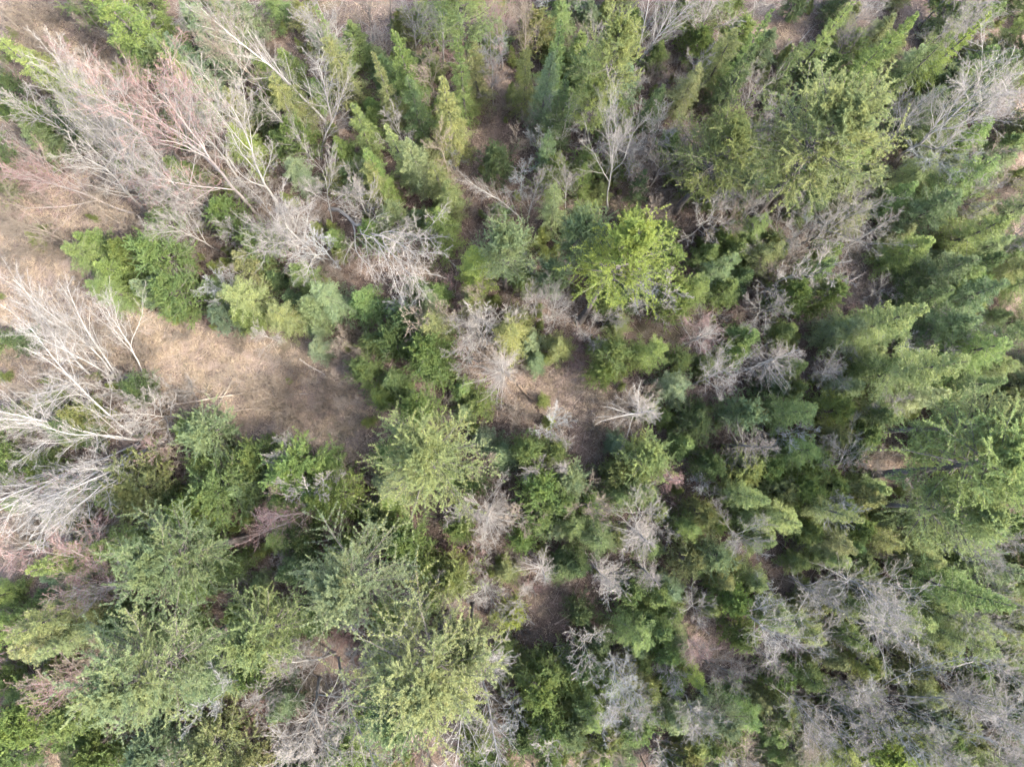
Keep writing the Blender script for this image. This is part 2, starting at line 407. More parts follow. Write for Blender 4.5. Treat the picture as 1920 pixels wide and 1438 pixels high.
def proto_shrub(seed, h, r, stems=12):
    rng = np.random.default_rng(seed)
    az = rng.random(stems) * 6.283; e = np.radians(rng.uniform(42, 84, stems)); ln = h * rng.uniform(.6, 1.1, stems)
    S = np.stack([np.cos(az), np.sin(az), np.zeros(stems)], -1) * r * .18 * rng.random((stems, 1))
    D = np.stack([np.cos(az) * np.cos(e), np.sin(az) * np.cos(e), np.sin(e)], -1)
    P1 = walk(rng, S, D, ln, 7, .02, .11); R1 = .017 * np.linspace(1, .35, 7)[None] * rng.uniform(.7, 1.3, (stems, 1))
    P2, L2, R2, _ = grow(rng, P1, ln, R1, 9, .2, 1., 22, 50, .40, .03, .12, 4, .65, .007)
    P3, L3, R3, _ = grow(rng, P2, L2, R2, 6, .15, 1., 22, 50, .45, .03, .12, 3, .65, .0055)
    return dict(h=h, r=r, stems=mesh('stem', *tubes(P1, R1, 4), M_TWIG, smooth=True),
                crown=mesh('twigs', *join([tubes(P2, R2, 3), tubes(P3, R3, 3)]), M_TWIG, smooth=True))

PR = {
    'P': [proto_pine(11 + k, 12.0, 3.0, zb=.48 + .03 * k, step=.48, per=7) for k in range(4)],
    'S': [proto_pine(31 + k, 5.2, 1.75, zb=.16, step=.30, per=6, tuft=7, nl=.10, nw=.026, sub=9) for k in range(3)],
    'F': [proto_fir(51 + k, 8.5, 1.45, ragged=.15 + .06 * k, power=(.9, 1.1, .7, .85, 1.0)[k], droop=(0, .2, 0, .35, .1)[k], gap=(.085, .105, .09, .115, .1)[k]) for k in range(5)],
    'E': [proto_fir(61 + k, 4.2, 1.15, zb=.03, gap=.055, ragged=.25) for k in range(3)],
    'H': [proto_fir(71 + k, 7.5, 1.9, droop=.55, power=.75, ragged=.4, gap=.08) for k in range(4)],
    'V': [proto_bare(81 + k, 12.0, 2.6, nlimb=10, el=(54, 74), t0=.26) for k in range(4)],
    'O': [proto_bare(91 + k, 9.5, 3.0, nlimb=9, el=(20, 56), t0=.36, wig=.125, fork=2, up1=.05, rt=.055) for k in range(4)],
    'W': [proto_multi(101 + k, 11.0, 2.4, stems=(2, 3, 3, 6)[k]) for k in range(4)],
    'D': [proto_dead(111 + k, 9.0, 1.7) for k in range(5)],
    'T': [proto_bare(121 + k, 5.0, 1.2, nlimb=10, el=(40, 68), t0=.15, n2=8, n3=5, n4=4, rt=.032, twig=.005) for k in range(4)],
    'K': [proto_shrub(131 + k, 1.9, 1.2, 12 + 3 * k) for k in range(4)],
}
NAME = dict(P='pine_tree', S='young_pine_tree', F='fir_tree', E='young_fir_tree', H='hemlock_tree', V='leafless_maple_tree', O='leafless_oak_tree',
            W='birch_tree', D='dead_spruce_tree', T='leafless_sapling', K='leafless_shrub')
CAT = dict(P='pine tree', S='young pine', F='fir tree', E='young fir', H='hemlock tree', V='bare tree', O='bare tree', W='birch tree', D='dead tree',
           T='sapling', K='shrub')
GROUP = dict(P='tall pines standing above the canopy', S='young pines of the understorey', F='conical firs of the wood', E='small firs of the understorey',
             H='feathery hemlocks of the wood', V='leafless upright trees', O='leafless spreading trees', W='pale birches of the wood',
             D='dead grey spruces', T='thin leafless saplings', K='leafless shrubs on the forest floor')

# needle colours (real leaf albedo)
G = dict(y=(.190, .226, .086), Y=(.200, .242, .066), g=(.136, .178, .062), b=(.150, .192, .100), d=(.090, .124, .054), o=(.164, .180, .076),
         l=(.196, .230, .110), s=(.150, .190, .130), n=(.144, .196, .066))
CNAME = dict(y='yellow-green', Y='bright yellow', g='mid-green', b='blue-green', d='dark green', o='olive', l='pale green', s='silvery blue', n='fresh green')
# bark / twig colours
BK = dict(w=((.300, .289, .266), (.182, .172, .156)), p=((.215, .206, .186), (.168, .155, .137)), g=((.190, .180, .160), (.165, .151, .132)),
          r=((.215, .190, .175), (.190, .120, .108)), t=((.160, .136, .108), (.145, .118, .088)), k=((.10, .093, .082), (.105, .095, .083)), u=((.210, .220, .212), (.180, .184, .174)))
BNAME = dict(w='white', p='pale grey', g='grey', r='reddish', t='tan', k='dark grey', u='bluish grey')

PLACED = []            # (kind, colour key, root, crown pixel, hand label)
COUNT = {}
def plant(kind, pos, h, r, col, label=None, apex=None, spin=None, var=None):
    n = COUNT.get(kind, 0); COUNT[kind] = n + 1
    ps = PR[kind]; p = ps[(n if var is None else var) % len(ps)]
    e = bpy.data.objects.new(NAME[kind], None); COL.objects.link(e)
    e.empty_display_size = .3
    base = Vector((pos[0], pos[1], -.06))
    q = Quaternion((0, 0, 1), RNG.random() * 6.283 if spin is None else spin)
    if apex is not None:
        ax = Vector(apex) - base; h = ax.length
        q = Vector((0, 0, 1)).rotation_difference(ax.normalized()) @ q
    else:
        ln = Vector((RNG.normal(0, .02), RNG.normal(0, .02), 1)); q = Vector((0, 0, 1)).rotation_difference(ln.normalized()) @ q
    e.location = base; e.rotation_mode = 'QUATERNION'; e.rotation_quaternion = q
    e.scale = (r / p['r'], r / p['r'], h / p['h'])
    if kind in 'PSFEH':
        c = np.array(G[col]) * RNG.uniform(.88, 1.12) * np.array((RNG.uniform(.93, 1.07), 1, RNG.uniform(.88, 1.12)))
        b = (.1, .09, .08)
    else:
        f = RNG.uniform(.9, 1.1); b = np.array(BK[col][0]) * f; c = np.array(BK[col][1]) * f
    def part(nm, me, cc):
        o = bpy.data.objects.new(nm, me); COL.objects.link(o); o.parent = e; o.color = (*cc, 1)
    if 'stems' in p: part('stem', p['stems'], b); part('twigs', p['crown'], c)
    else:
        part('trunk', p['trunk'], b)
        for lm in p.get('limbs', ()): part('limb', lm, b)
        part('crown', p['crown'], c)
    e['category'] = CAT[kind]; e['group'] = GROUP[kind]
    hc = h * (.7 if kind not in 'TK' else .6)
    v = q @ Vector((0, 0, hc)); cp = to_px(base + v)
    PLACED.append((kind, col, e, cp, label))
    return e

def crown(kind, cx, cy, rpx, h, col, label=None, f=None, **kw):
    """a tree known by the middle of its crown in the picture"""
    f = f or dict(P=.74, S=.62, E=.6, H=.6, D=.8, O=.8, V=.75, W=.75, T=.65, K=.6, F=.6)[kind]
    p = at(cx, cy, h * f)
    return plant(kind, p, h, rpx * (HC - h * f) / F * (1.14 if kind == 'P' else 1.06), col, label, **kw)

def tip(kind, ax, ay, h, r, col, label=None, **kw):
    """a tree known by its tip"""
    return plant(kind, at(ax, ay, h), h, r, col, label, **kw)

def lean(kind, bx, by, ax, ay, r, col, label=None, h=None, **kw):
    """a tree known by its foot and its top"""
    b = at(bx, by); a = at(ax, ay)
    if h is None: h = float(np.clip(HC * (1 - np.linalg.norm(b[:2]) / np.linalg.norm(a[:2])), 3.5, 14.5))
    return plant(kind, b, h, r, col, label, apex=at(ax, ay, h), **kw)

# ------------------------------------------------------------------ ground
CLEAR = [  # open leaf-covered ground in the picture: centre, half axes, tilt, how grassy
    (30, 510, 150, 70, 0, 1), (110, 590, 130, 60, .4, 1), (260, 640, 130, 55, .3, 1), (420, 695, 150, 55, .15, .9), (570, 720, 130, 55, .1, .8),
    (470, 775, 140, 45, .1, .9), (640, 800, 80, 60, 0, .65), (690, 880, 45, 70, 0, .15), (60, 700, 90, 50, 0, 1), (800, 490, 60, 45, .5, .0),
    (740, 525, 60, 45, 0, .0), (880, 390, 35, 80, 0, .0), (950, 265, 50, 60, 0, .1), (1060, 745, 110, 52, .1, .55), (1600, 520, 55, 75, .1, .4),
    (1015, 1160, 38, 70, 0, .0), (1300, 1210, 40, 60, .6, .6), (690, 60, 70, 50, 0, .1), (110, 1420, 70, 30, 0, .5), (1690, 640, 45, 30, 0, .4),
    (1640, 1010, 35, 30, 0, .2), (500, 965, 45, 35, 0, .0), (100, 70, 120, 60, .5, .6), (40, 1030, 70, 60, 0, .7), (1150, 800, 40, 30, 0, .5),
    (1500, 80, 50, 40, 0, .3), (1670, 884, 100, 30, 0, .2), (1088, 596, 36, 32, 0, .1), (840, 1010, 35, 40, 0, .0), (1830, 1040, 40, 30, 0, .1), (180, 390, 120, 70, 0, .7),
]
def clear_at(px, py):
    best, gr = 9., 0.
    for cx, cy, a, b, t, g in CLEAR:
        u, v = px - cx, py - cy; c, s = math.cos(t), math.sin(t)
        d = math.hypot((u * c + v * s) / a, (-u * s + v * c) / b)
        if d < best: best, gr = d, g
    return best, gr

def hgt(x, y):
    return .16 * np.sin(x * .23 + 1) * np.cos(y * .19) + .07 * np.sin(x * .9 + y * .6) + .045 * np.sin(x * 2.1 - y * 1.7 + 2) - .13

def build_ground():
    u = np.linspace(-1, 1, 301); v = np.linspace(-1, 1, 241)
    xs = 44 * u + 900 * np.sign(u) * np.clip(np.abs(u) - .86, 0, 1) ** 2 / .0196
    ys = 36 * v + 900 * np.sign(v) * np.clip(np.abs(v) - .86, 0, 1) ** 2 / .0196
    X, Y = np.meshgrid(xs, ys); Z = hgt(X, Y) + RNG.normal(0, .012, X.shape)
    V = np.stack([X, Y, Z], -1).reshape(-1, 3)
    nx, ny = len(xs), len(ys)
    i = np.arange(ny - 1)[:, None] * nx + np.arange(nx - 1)[None, :]
    Q = np.stack([i, i + 1, i + nx + 1, i + nx], -1).reshape(-1, 4)
    me = mesh('ground', V, Q, M_GROUND, smooth=True)
    mw = []
    for x, y, z in V:
        if abs(x) > 46 or abs(y) > 38: mw.append(.2); continue
        p = to_px((x, y, 0)); d, g = clear_at(*p); k = max(0., min(1., (1.5 - d) / .8))
        mw.append(.12 + k * (g - .12) + (.3 if p[0] < 260 and p[1] < 1000 else 0) * (1 - k))
    a = me.attributes.new('meadow', 'FLOAT', 'POINT'); a.data.foreach_set('value', np.array(mw, np.float32))
    o = bpy.data.objects.new('ground', me); COL.objects.link(o)
    o['kind'] = 'structure'; o['label'] = 'tan and reddish brown leaf-covered forest floor'; o['category'] = 'ground'
build_ground()

def build_leaves(n=50000):
    rng = RNG
    x = rng.uniform(-35, 35, n * 3); y = rng.uniform(-27, 30, n * 3)
    keep = []
    for k in range(n * 3):
        d, g = clear_at(*to_px((x[k], y[k], 0)))
        keep.append(1.0 if d < 1.15 else .13)
    keep = rng.random(n * 3) < np.array(keep)
    x, y = x[keep][:n], y[keep][:n]; m = len(x)
    s = rng.uniform(.022, .055, (m, 1)); a = rng.random(m) * 6.283
    U = np.stack([np.cos(a), np.sin(a), rng.normal(0, .45, m)], -1); Vv = np.stack([-np.sin(a), np.cos(a), rng.normal(0, .45, m)], -1)
    C = np.stack([x, y, hgt(x, y) + .03 + rng.random(m) * .04], -1)
    V = np.stack([C - U * s * 1.3, C + Vv * s * .7 - U * s * .1, C + U * s * 1.3 + np.array([0, 0, .02]), C - Vv * s * .7 - U * s * .1], 1).reshape(-1, 3)
    me = mesh('fallen_leaves', V, np.arange(m * 4).reshape(-1, 4), M_LEAF, np.clip(rng.normal(.48, .2, m), 0, .93))
    o = bpy.data.objects.new('fallen_leaves', me); COL.objects.link(o)
    o['kind'] = 'stuff'; o['label'] = 'dry brown leaves scattered over the forest floor'; o['category'] = 'leaves'
    # fallen twigs
    m = 7500
    x = rng.uniform(-34, 34, m); y = rng.uniform(-26, 29, m); a = rng.random(m) * 6.283; l = rng.uniform(.3, 1.5, m)
    P = walk(rng, np.stack([x, y, hgt(x, y) + .05], -1), np.stack([np.cos(a), np.sin(a), np.zeros(m)], -1), l, 4, 0, .12)
    P[:, :, 2] = hgt(P[:, :, 0], P[:, :, 1]) + .045 + rng.random((m, 1)) * .05
    me = mesh('fallen_twigs', *tubes(P, np.repeat(rng.uniform(.006, .016, (m, 1)), 4, 1), 3), M_TWIG)
    o = bpy.data.objects.new('fallen_twigs', me); COL.objects.link(o); o.color = (.24, .20, .17, 1)
    o['kind'] = 'stuff'; o['label'] = 'grey broken twigs littering the forest floor'; o['category'] = 'twigs'
build_leaves()

def log(x0, y0, x1, y1, r, col, label=None, z=.12, colname='brown'):
    a, b = at(x0, y0), at(x1, y1); L = np.linalg.norm(b - a); rng = np.random.default_rng(int(x0 + y0))
    P = walk(rng, a[None], norm(b - a)[None], np.array([L]), 12, 0, .035)
    P += (np.linspace(0, 1, 12)[None, :, None]) * (b - P[0, -1])
    P[:, :, 2] = hgt(P[:, :, 0], P[:, :, 1]) + z + r * .6
    R = r * np.linspace(1, .45, 12)[None]
    e = bpy.data.objects.new('fallen_log', None); COL.objects.link(e); e.location = a
    P = P - a[None, None]
    C, Lc, Rc, _ = grow(rng, P, np.array([L]), R, 6, .35, 1, 30, 60, .22, .02, .1, 5, .5, .012)
    C[:, :, 2] = np.maximum(C[:, :, 2], .03)
    mes = [('trunk', mesh('trunk', *tubes(P, R, 8), M_LOG, smooth=True))]
    mes += [('branch', mesh('branch', *tubes(C[k:k + 1], Rc[k:k + 1], 4), M_LOG, smooth=True)) for k in range(len(C))]
    for nm, me in mes:
        o = bpy.data.objects.new(nm, me); COL.objects.link(o); o.parent = e; o.color = (*col, 1)
    e['category'] = 'log'; e['group'] = 'logs lying on the forest floor'
    PLACED.append(('L', colname, e, ((x0 + x1) / 2, (y0 + y1) / 2), label))
log(330, 758, 485, 733, .075, (.27, .225, .18), 'long pale tan log lying across the grassy clearing at left')
log(395, 772, 520, 764, .05, (.22, .18, .14), 'thin tan pole lying just below the long pale log')
log(560, 673, 608, 702, .05, (.34, .31, .27), 'short white branch on the litter, left of centre')
log(972, 722, 1026, 792, .085, (.12, .085, .06), 'dark log slanting across the central clearing')  # log with a dark brown wood colour
log(1120, 712, 1178, 700, .045, (.28, .22, .09), 'mossy yellow-brown stick in the central clearing')
log(1590, 530, 1628, 508, .07, (.36, .27, .21), 'tan log in the pinkish clearing at right')
log(1585, 500, 1592, 545, .06, (.22, .17, .14), 'brown upright-lying log crossing the pinkish clearing at right')
log(1690, 795, 1720, 772, .05, (.34, .28, .24), 'pale stick lying in shade right of the dead spruce')
log(1800, 1060, 1850, 1075, .05, (.40, .35, .30), 'pale stick in the dark gap at far right')
log(1040, 1170, 1072, 1150, .05, (.30, .23, .18), 'brown log in the reddish hollow below centre')
log(15, 1430, 95, 1400, .05, (.16, .12, .09), 'thin dark pole on tan ground in the bottom left corner')
log(1635, 1045, 1665, 1005, .045, (.36, .31, .27), 'thin grey pole leaning over the brown gap at lower right')

# ------------------------------------------------------------------ the trees one can name
# tall pines
crown('P', 1545, 272, 138, 13.5, 'y', 'broad star-shaped yellow-green pine, largest crown at upper right', var=0)
crown('P', 1342, 290, 84, 11.5, 'o', 'smaller pine just left of the broad star-shaped pine at upper right', var=1)
lean('P', 1086, 602, 1198, 440, 2.9, 'Y', 'brightest yellow pine in the picture, right of centre top', h=12.5, var=2)
crown('P', 1085, 440, 55, 11, 'b', 'blue-green pine touching the left side of the brightest yellow pine', var=3)
crown('P', 945, 470, 62, 11, 'b', 'silvery blue-green pine beside the small yellow fir near the centre', var=4)
crown('P', 795, 865, 104, 11.5, 'y', 'round yellow-green pine below the central clearing, left of centre', var=1)
crown('P', 1140, 120, 62, 13, 'y', 'tall columnar yellow-green pine near the top edge, right of centre', var=3)
crown('P', 1115, 200, 45, 9.5, 'y', 'narrow yellow-green pine leaning below the tall columnar pine at top')
crown('P', 870, 15, 62, 12, 'y', 'yellow-green pine cut by the top edge at the middle')
crown('P', 330, 1052, 100, 11.5, 'b', 'blue-green pine beside the red-twigged tree at lower left', var=0)
crown('P', 305, 1255, 122, 13, 'l', 'wide pale green pine in the lower left corner area', var=4)
crown('P', 650, 1085, 108, 12.5, 'l', 'soft green pine standing tall above the wide bottom pines', var=2)
crown('P', 490, 1190, 88, 10.5, 'l', 'pale pine between the wide pale pine and the tall soft green pine')
crown('P', 800, 1250, 134, 13, 'l', 'largest bottom pine, pale green, left of the bluish bare birch', var=1)
crown('P', 745, 1330, 80, 11, 'b', 'blue-green pine under the lower edge of the largest bottom pine')
crown('P', 1805, 795, 80, 12.5, 'l', 'pale green pine at right above the thick grey trunk', var=3)
lean('P', 1612, 886, 1925, 858, 3.5, 'y', 'big yellow-green pine cut by the right edge, on a thick grey trunk', h=13.5, var=3)
crown('P', 1790, 965, 80, 12, 'y', 'yellow-green pine below the thick grey trunk at right')
crown('P', 1360, 1352, 46, 8, 'b', 'blue-green round pine near the bottom edge, right of centre')
crown('P', 870, 1195, 52, 10, 'o', 'olive pine squeezed at the right side of the largest bottom pine')
# the thick leaning trunk in front of the right-hand pines
# firs
tip('F', 165, -40, 9, 2.3, 'g', 'broad green fir cut by the top edge at left')
tip('F', 325, -25, 9, 1.7, 'b', 'blue-green fir at the top edge, left')
tip('F', 305, 48, 8, 1.0, 's', 'slim silvery blue fir at upper left')
tip('F', 280, 78, 9, 1.25, 'n', 'slim fresh green fir below the silvery blue one at upper left')
tip('F', -15, 68, 10, 1.7, 'y', 'long yellow-green fir lying against the left edge near the top')
tip('F', 75, 120, 7.5, 1.5, 'y', 'shorter yellow-green fir behind the long one at the left edge')
tip('F', 700, 85, 9.5, 1.15, 'o', 'olive fir, leftmost of the fir row at the top')
tip('F', 742, 55, 9.5, 1.3, 'g', 'green fir, second of the fir row at the top')
tip('F', 765, 150, 7.5, 1.3, 'd', 'dark fir in the middle of the fir row at the top')
tip('F', 852, 65, 9.5, 1.15, 'g', 'slim green fir above the wide olive fir near the top')
tip('F', 828, 145, 9.5, 1.6, 'o', 'wide olive fir left of the brown gap near the top')
tip('F', 735, 235, 8, 1.2, 'y', 'yellow-green fir in the column of firs left of the brown gap')
tip('F', 770, 250, 8, 1.45, 'l', 'pale green fir in the column of firs left of the brown gap')
tip('F', 815, 300, 7, 1.2, 'o')
tip('F', 1045, 35, 9.5, 1.25, 'g', 'mid-green fir left of the tall columnar pine at the top')
tip('F', 1022, 92, 9, 1.3, 'b', 'blue-green fir below the mid-green one near the top middle')
tip('F', 1070, 130, 8, 1.2, 'd')
tip('F', 1045, 190, 7, 1.2, 'd')
tip('F', 1030, 240, 7, 1.0, 'b')
tip('F', 1105, 305, 5.5, .9, 'g', 'small green fir beside the grey bare tree above the brightest yellow pine')
tip('F', 885, 460, 8, 1.55, 'Y', 'bright yellow-green fir left of the silvery pine near the centre')
tip('F', 785, 540, 7, 1.0, 'b', 'bluish spire-topped fir at the centre, left of the dead pale tree')
tip('F', 800, 600, 7, 1.6, 'o', 'olive fir just below the bluish spire-topped fir')
tip('F', 1738, 573, 10, 1.9, 'y', 'spire fir pointing right, upper of the pair at right', var=0)
tip('F', 1822, 668, 11, 2.0, 'y', 'spire fir pointing right, lower of the pair at right', var=2)
tip('F', 1448, 938, 8, 1.3, 'y', 'yellow-tipped spire fir below the round dead spruce')
tip('F', 1620, 962, 8.5, 1.4, 'y', 'yellow-tipped spire fir under the thick grey trunk')
tip('F', 1892, 1142, 9.5, 1.8, 'n', 'fresh green spire fir near the right edge, lower half')
tip('F', 1895, 1205, 8, 1.5, 'y')
tip('F', 1448, 10, 10, 1.1, 'g', 'tall thin fir at the top edge, right of centre')
tip('F', 1425, 80, 8, 1.2, 'd', 'dark slim fir above the broad star-shaped pine, left side')
tip('F', 1512, 85, 6.5, 1.1, 'd', 'dark small fir above the broad star-shaped pine')
tip('F', 1245, 150, 6, 1.0, 'd'); tip('F', 1212, 320, 4.5, .8, 'd', 'very dark small fir on brown litter above the yellow pine')
tip('F', 1600, -5, 8, 1.2, 'y'); tip('F', 1720, 20, 8, 1.3, 'n'); tip('F', 1860, 30, 9, 1.3, 'Y'); tip('F', 1915, 90, 8, 1.4, 'd')
tip('F', 1790, 60, 8, 1.2, 'g'); tip('F', 1665, 80, 7, 1.3, 'g'); tip('F', 1640, 130, 7, 1.0, 'y')
tip('F', 1720, 345, 4.7, 1.5, 'n'); tip('F', 1800, 360, 6.2, 1.88, 'd'); tip('F', 1880, 300, 7.0, 2.0, 'g'); tip('F', 1905, 400, 7.0, 2.0, 'g')
tip('F', 1830, 480, 6.6, 2.0, 'd'); tip('F', 1900, 530, 7.0, 2.0, 'd'); tip('F', 1840, 590, 6.6, 2.12, 'd'); tip('F', 1910, 640, 7.4, 2.12, 'g')
tip('F', 1790, 540, 5.9, 1.75, 'd'); tip('F', 1750, 440, 5.5, 1.62, 'g'); tip('F', 1895, 720, 6.2, 1.62, 'd')
tip('F', 1880, 1010, 5.5, 1.75, 'd'); tip('F', 1915, 1080, 6.2, 1.75, 'd'); tip('F', 1600, 1058, 5.1, 1.38, 'y'); tip('F', 1380, 1105, 4.3, 1.12, 'o')
tip('F', 595, 15, 8, 1.1, 'g'); tip('F', 215, 300, 6, 1.2, 'g'); tip('F', 655, 195, 7, 1.2, 'g'); tip('F', 690, 280, 7, 1.3, 'g')
tip('F', 1650, 1225, 6, 1.1, 'n', 'fresh green fir below the pinkish bare tree at lower right')
tip('F', 1330, 1300, 5.5, .9, 'Y', 'small yellow fir at lower right of the tan patch')
tip('F', 60, 1075, 8, 1.6, 'g', 'green fir near the left edge beside the red-twigged tree')
tip('F', 5, 1185, 9, 1.9, 'o'); tip('F', 60, 1230, 8, 1.7, 'l'); tip('F', 515, 1085, 6, 1.4, 'd', 'dark green fir tucked beside the tall soft green pine')
# hemlocks: feathery, irregular
crown('H', 640, 130, 55, 7.5, 'o'); crown('H', 540, 190, 55, 6.5, 'o'); crown('H', 890, 130, 45, 7, 'o'); crown('H', 985, 150, 40, 7, 'o')
crown('H', 1350, 110, 50, 7, 'o'); crown('H', 1290, 160, 45, 6, 'o'); crown('H', 180, 230, 60, 6, 'o'); crown('H', 610, 560, 52, 6, 'b')
crown('H', 460, 560, 62, 6, 'y', 'feathery yellow-green hemlock on the upper edge of the grassy clearing')
crown('H', 530, 590, 48, 5, 'o'); crown('H', 1040, 390, 40, 7.5, 'l'); crown('H', 1215, 660, 48, 7, 'n', 'fresh green hemlock right of the brightest yellow pine, lower side')
crown('H', 960, 625, 58, 6, 'o', 'olive hemlock just above the dead pale tree'); crown('H', 1430, 480, 50, 6, 'o'); crown('H', 1300, 540, 50, 6.5, 'g')
crown('H', 1350, 500, 42, 6.5, 'b'); crown('H', 840, 370, 40, 6, 'o'); crown('H', 700, 340, 42, 6.5, 'o'); crown('H', 1480, 770, 60, 7, 'n')
crown('H', 1700, 1160, 55, 7.5, 'y'); crown('H', 1790, 1200, 60, 8, 'l'); crown('H', 1560, 1010, 50, 6, 'o'); crown('H', 1650, 1010, 45, 6, 'o')
crown('H', 1850, 640, 60, 8, 'd'); crown('H', 1500, 850, 55, 6, 'n'); crown('H', 100, 1190, 85, 8, 'o', 'wide olive hemlock at the left edge, lower half')
crown('H', 1640, 690, 45, 6, 'g'); crown('H', 1580, 620, 45, 6, 'b'); crown('H', 1120, 1010, 55, 5.5, 'd'); crown('H', 1080, 990, 45, 5, 'g')
# young pines
crown('S', 385, 812, 58, 4.5, 'b', 'blue-green bushy pine alone on the lower edge of the grassy clearing')
crown('S', 545, 880, 76, 6, 'n', 'fresh green bushy pine at left, largest of the low group')
crown('S', 625, 932, 62, 6, 'n', 'fresh green bushy pine touching the largest one on its right')
crown('S', 415, 918, 72, 5.5, 'g'); crown('S', 258, 915, 75, 5.5, 'o', 'olive bushy pine under the white birch fan at left')
crown('S', 362, 955, 52, 5, 'Y', 'yellow bushy pine above the blue-green pine at lower left')
crown('S', 300, 480, 58, 6, 'n', 'fresh green bushy pine at left above the grassy clearing')
crown('S', 330, 555, 62, 5.5, 'g', 'green bushy pine on the upper left edge of the grassy clearing')
crown('S', 420, 600, 36, 4, 's', 'small silvery blue pine on the edge of the grassy clearing')
crown('S', 557, 252, 38, 5, 'n', 'small fresh green pine among the bare trees at upper left')
crown('S', 110, 748, 30, 2.5, 'g', 'small green bush pine among the white birches at left')
crown('S', 985, 845, 42, 5.5, 'n', 'fresh green bushy pine below the central clearing'); crown('S', 1040, 845, 34, 4.5, 'g')
crown('S', 1015, 910, 52, 5.5, 'n'); crown('S', 1050, 940, 46, 4.5, 'g'); crown('S', 1212, 858, 58, 5.5, 'y', 'yellow-green bushy pine under the round dead spruce at centre right')
crown('S', 1390, 770, 46, 6, 'b'); crown('S', 962, 1155, 36, 4.5, 'Y', 'lemon yellow bushy pine beside the reddish hollow below centre')
crown('S', 1015, 1290, 48, 5.5, 'g'); crown('S', 1035, 1350, 48, 5.5, 'n'); crown('S', 1130, 1370, 50, 5, 'o'); crown('S', 1185, 1350, 50, 5, 'g')
crown('S', 760, 1010, 55, 5.5, 'g'); crown('S', 850, 1085, 50, 5, 'y'); crown('S', 790, 1060, 50, 5, 'g'); crown('S', 860, 990, 36, 3.5, 'g')
crown('S', 60, 1345, 72, 6.5, 'n', 'fresh green bushy pine in the bottom left corner'); crown('S', 150, 1335, 52, 6, 'g'); crown('S', 240, 1165, 50, 5, 'd')
crown('S', 300, 1395, 62, 6, 'b'); crown('S', 400, 1400, 62, 6, 'l'); crown('S', 480, 1260, 40, 5, 'n'); crown('S', 660, 1400, 60, 6, 'n')
crown('S', 1640, 1400, 52, 6, 'Y', 'bright yellow bushy pine at the bottom edge, right'); crown('S', 1700, 1390, 40, 6, 'y'); crown('S', 1610, 1240, 36, 5, 'y')
crown('S', 1250, 1225, 36, 4, 'n'); crown('S', 1250, 490, 40, 6, 'g'); crown('S', 720, 745, 34, 3, 'n'); crown('S', 900, 755, 40, 2.6, 'g')
crown('S', 1150, 660, 48, 5.5, 'g'); crown('S', 1130, 700, 34, 4, 'n'); crown('S', 800, 660, 60, 6, 'g'); crown('S', 760, 600, 40, 5.5, 'd')
crown('S', 820, 690, 45, 4, 'n'); crown('S', 740, 640, 42, 5, 'd'); crown('S', 1545, 560, 42, 5, 'g'); crown('S', 1480, 560, 45, 5, 'g')
crown('S', 1260, 560, 45, 6, 'g'); crown('S', 1440, 880, 40, 4.5, 'g'); crown('S', 1330, 870, 40, 4.5, 'd'); crown('S', 1300, 800, 42, 4.5, 'd')
crown('S', 1560, 770, 44, 5, 'g'); crown('S', 890, 1380, 40, 5, 'g'); crown('S', 980, 1010, 30, 3.5, 'n'); crown('S', 880, 900, 40, 3.5, 'd')
crown('S', 1180, 1100, 42, 4.5, 'g'); crown('S', 1290, 1050, 42, 4.5, 'o'); crown('S', 1090, 1240, 44, 5, 'd'); crown('S', 1090, 1150, 34, 3.5, 'd')

# ---- leafless trees
lean('V', 482, 405, 275, 135, 3.4, 'r', 'red-twigged bare tree fanning up and left at upper left', var=0)
lean('V', 522, 400, 420, 170, 2.8, 'p', 'pale grey bare tree right of the red-twigged one at upper left', var=1)
lean('W', 282, 392, 40, 190, 3.4, 'p', 'large pale bare tree fanning to the left edge, upper left', var=1)
lean('V', 300, 400, 120, 130, 2.6, 'p', 'second pale bare tree beside the large one at the left edge', var=2)
lean('V', 250, 400, 20, 310, 2.4, 'r', 'pinkish bare tree below the large pale ones at the left edge', var=3)
lean('O', 622, 415, 600, 270, 2.6, 'p', 'pale crooked bare tree with curved limbs, upper left of centre', h=9, var=0)
lean('V', 618, 392, 800, 490, 4.0, 'p', 'pale bare tree drooping over to the right, upper left of centre', h=6.5, var=1)
lean('V', 560, 480, 520, 400, 2.4, 'p', 'grey bare tree standing left of the drooping pale tree', h=8, var=2)
lean('W', 622, 238, 515, 15, 2.6, 'w', 'white birch with crooked limbs near the top edge, left', var=0)
lean('V', 520, 215, 395, 50, 2.2, 't', 'brownish bare tree left of the white birch at the top', var=3)
lean('V', 432, 410, 345, 370, 1.8, 'p'); lean('V', 410, 470, 300, 415, 1.8, 'p'); lean('V', 360, 400, 260, 330, 2.0, 'r')
lean('W', 182, 722, -25, 560, 2.6, 'w', 'white birch leaning up and left at the left edge, first of three', h=10.5, var=0)
lean('W', 215, 706, 95, 560, 2.2, 'w', 'white birch leaning up and left, second of three at left', h=9.5, var=1)
lean('V', 268, 702, 190, 560, 1.6, 'w', 'slim white birch, rightmost of the three at left', h=6.5, var=2)
lean('W', 135, 804, -60, 815, 1.9, 'w', 'white birch stem lying across the left edge above the birch fan', h=9, var=2)
lean('W', 262, 828, -40, 905, 3.4, 'w', 'great white birch fan spreading to the left edge below the clearing', h=11, var=3)
lean('V', 280, 840, 60, 960, 2.6, 'w', 'lower white birch of the fan at the left edge', h=10, var=1)
lean('T', 305, 770, 250, 745, 1.3, 'p'); lean('T', 300, 800, 240, 780, 1.4, 'p'); lean('T', 330, 830, 270, 850, 1.4, 'r')
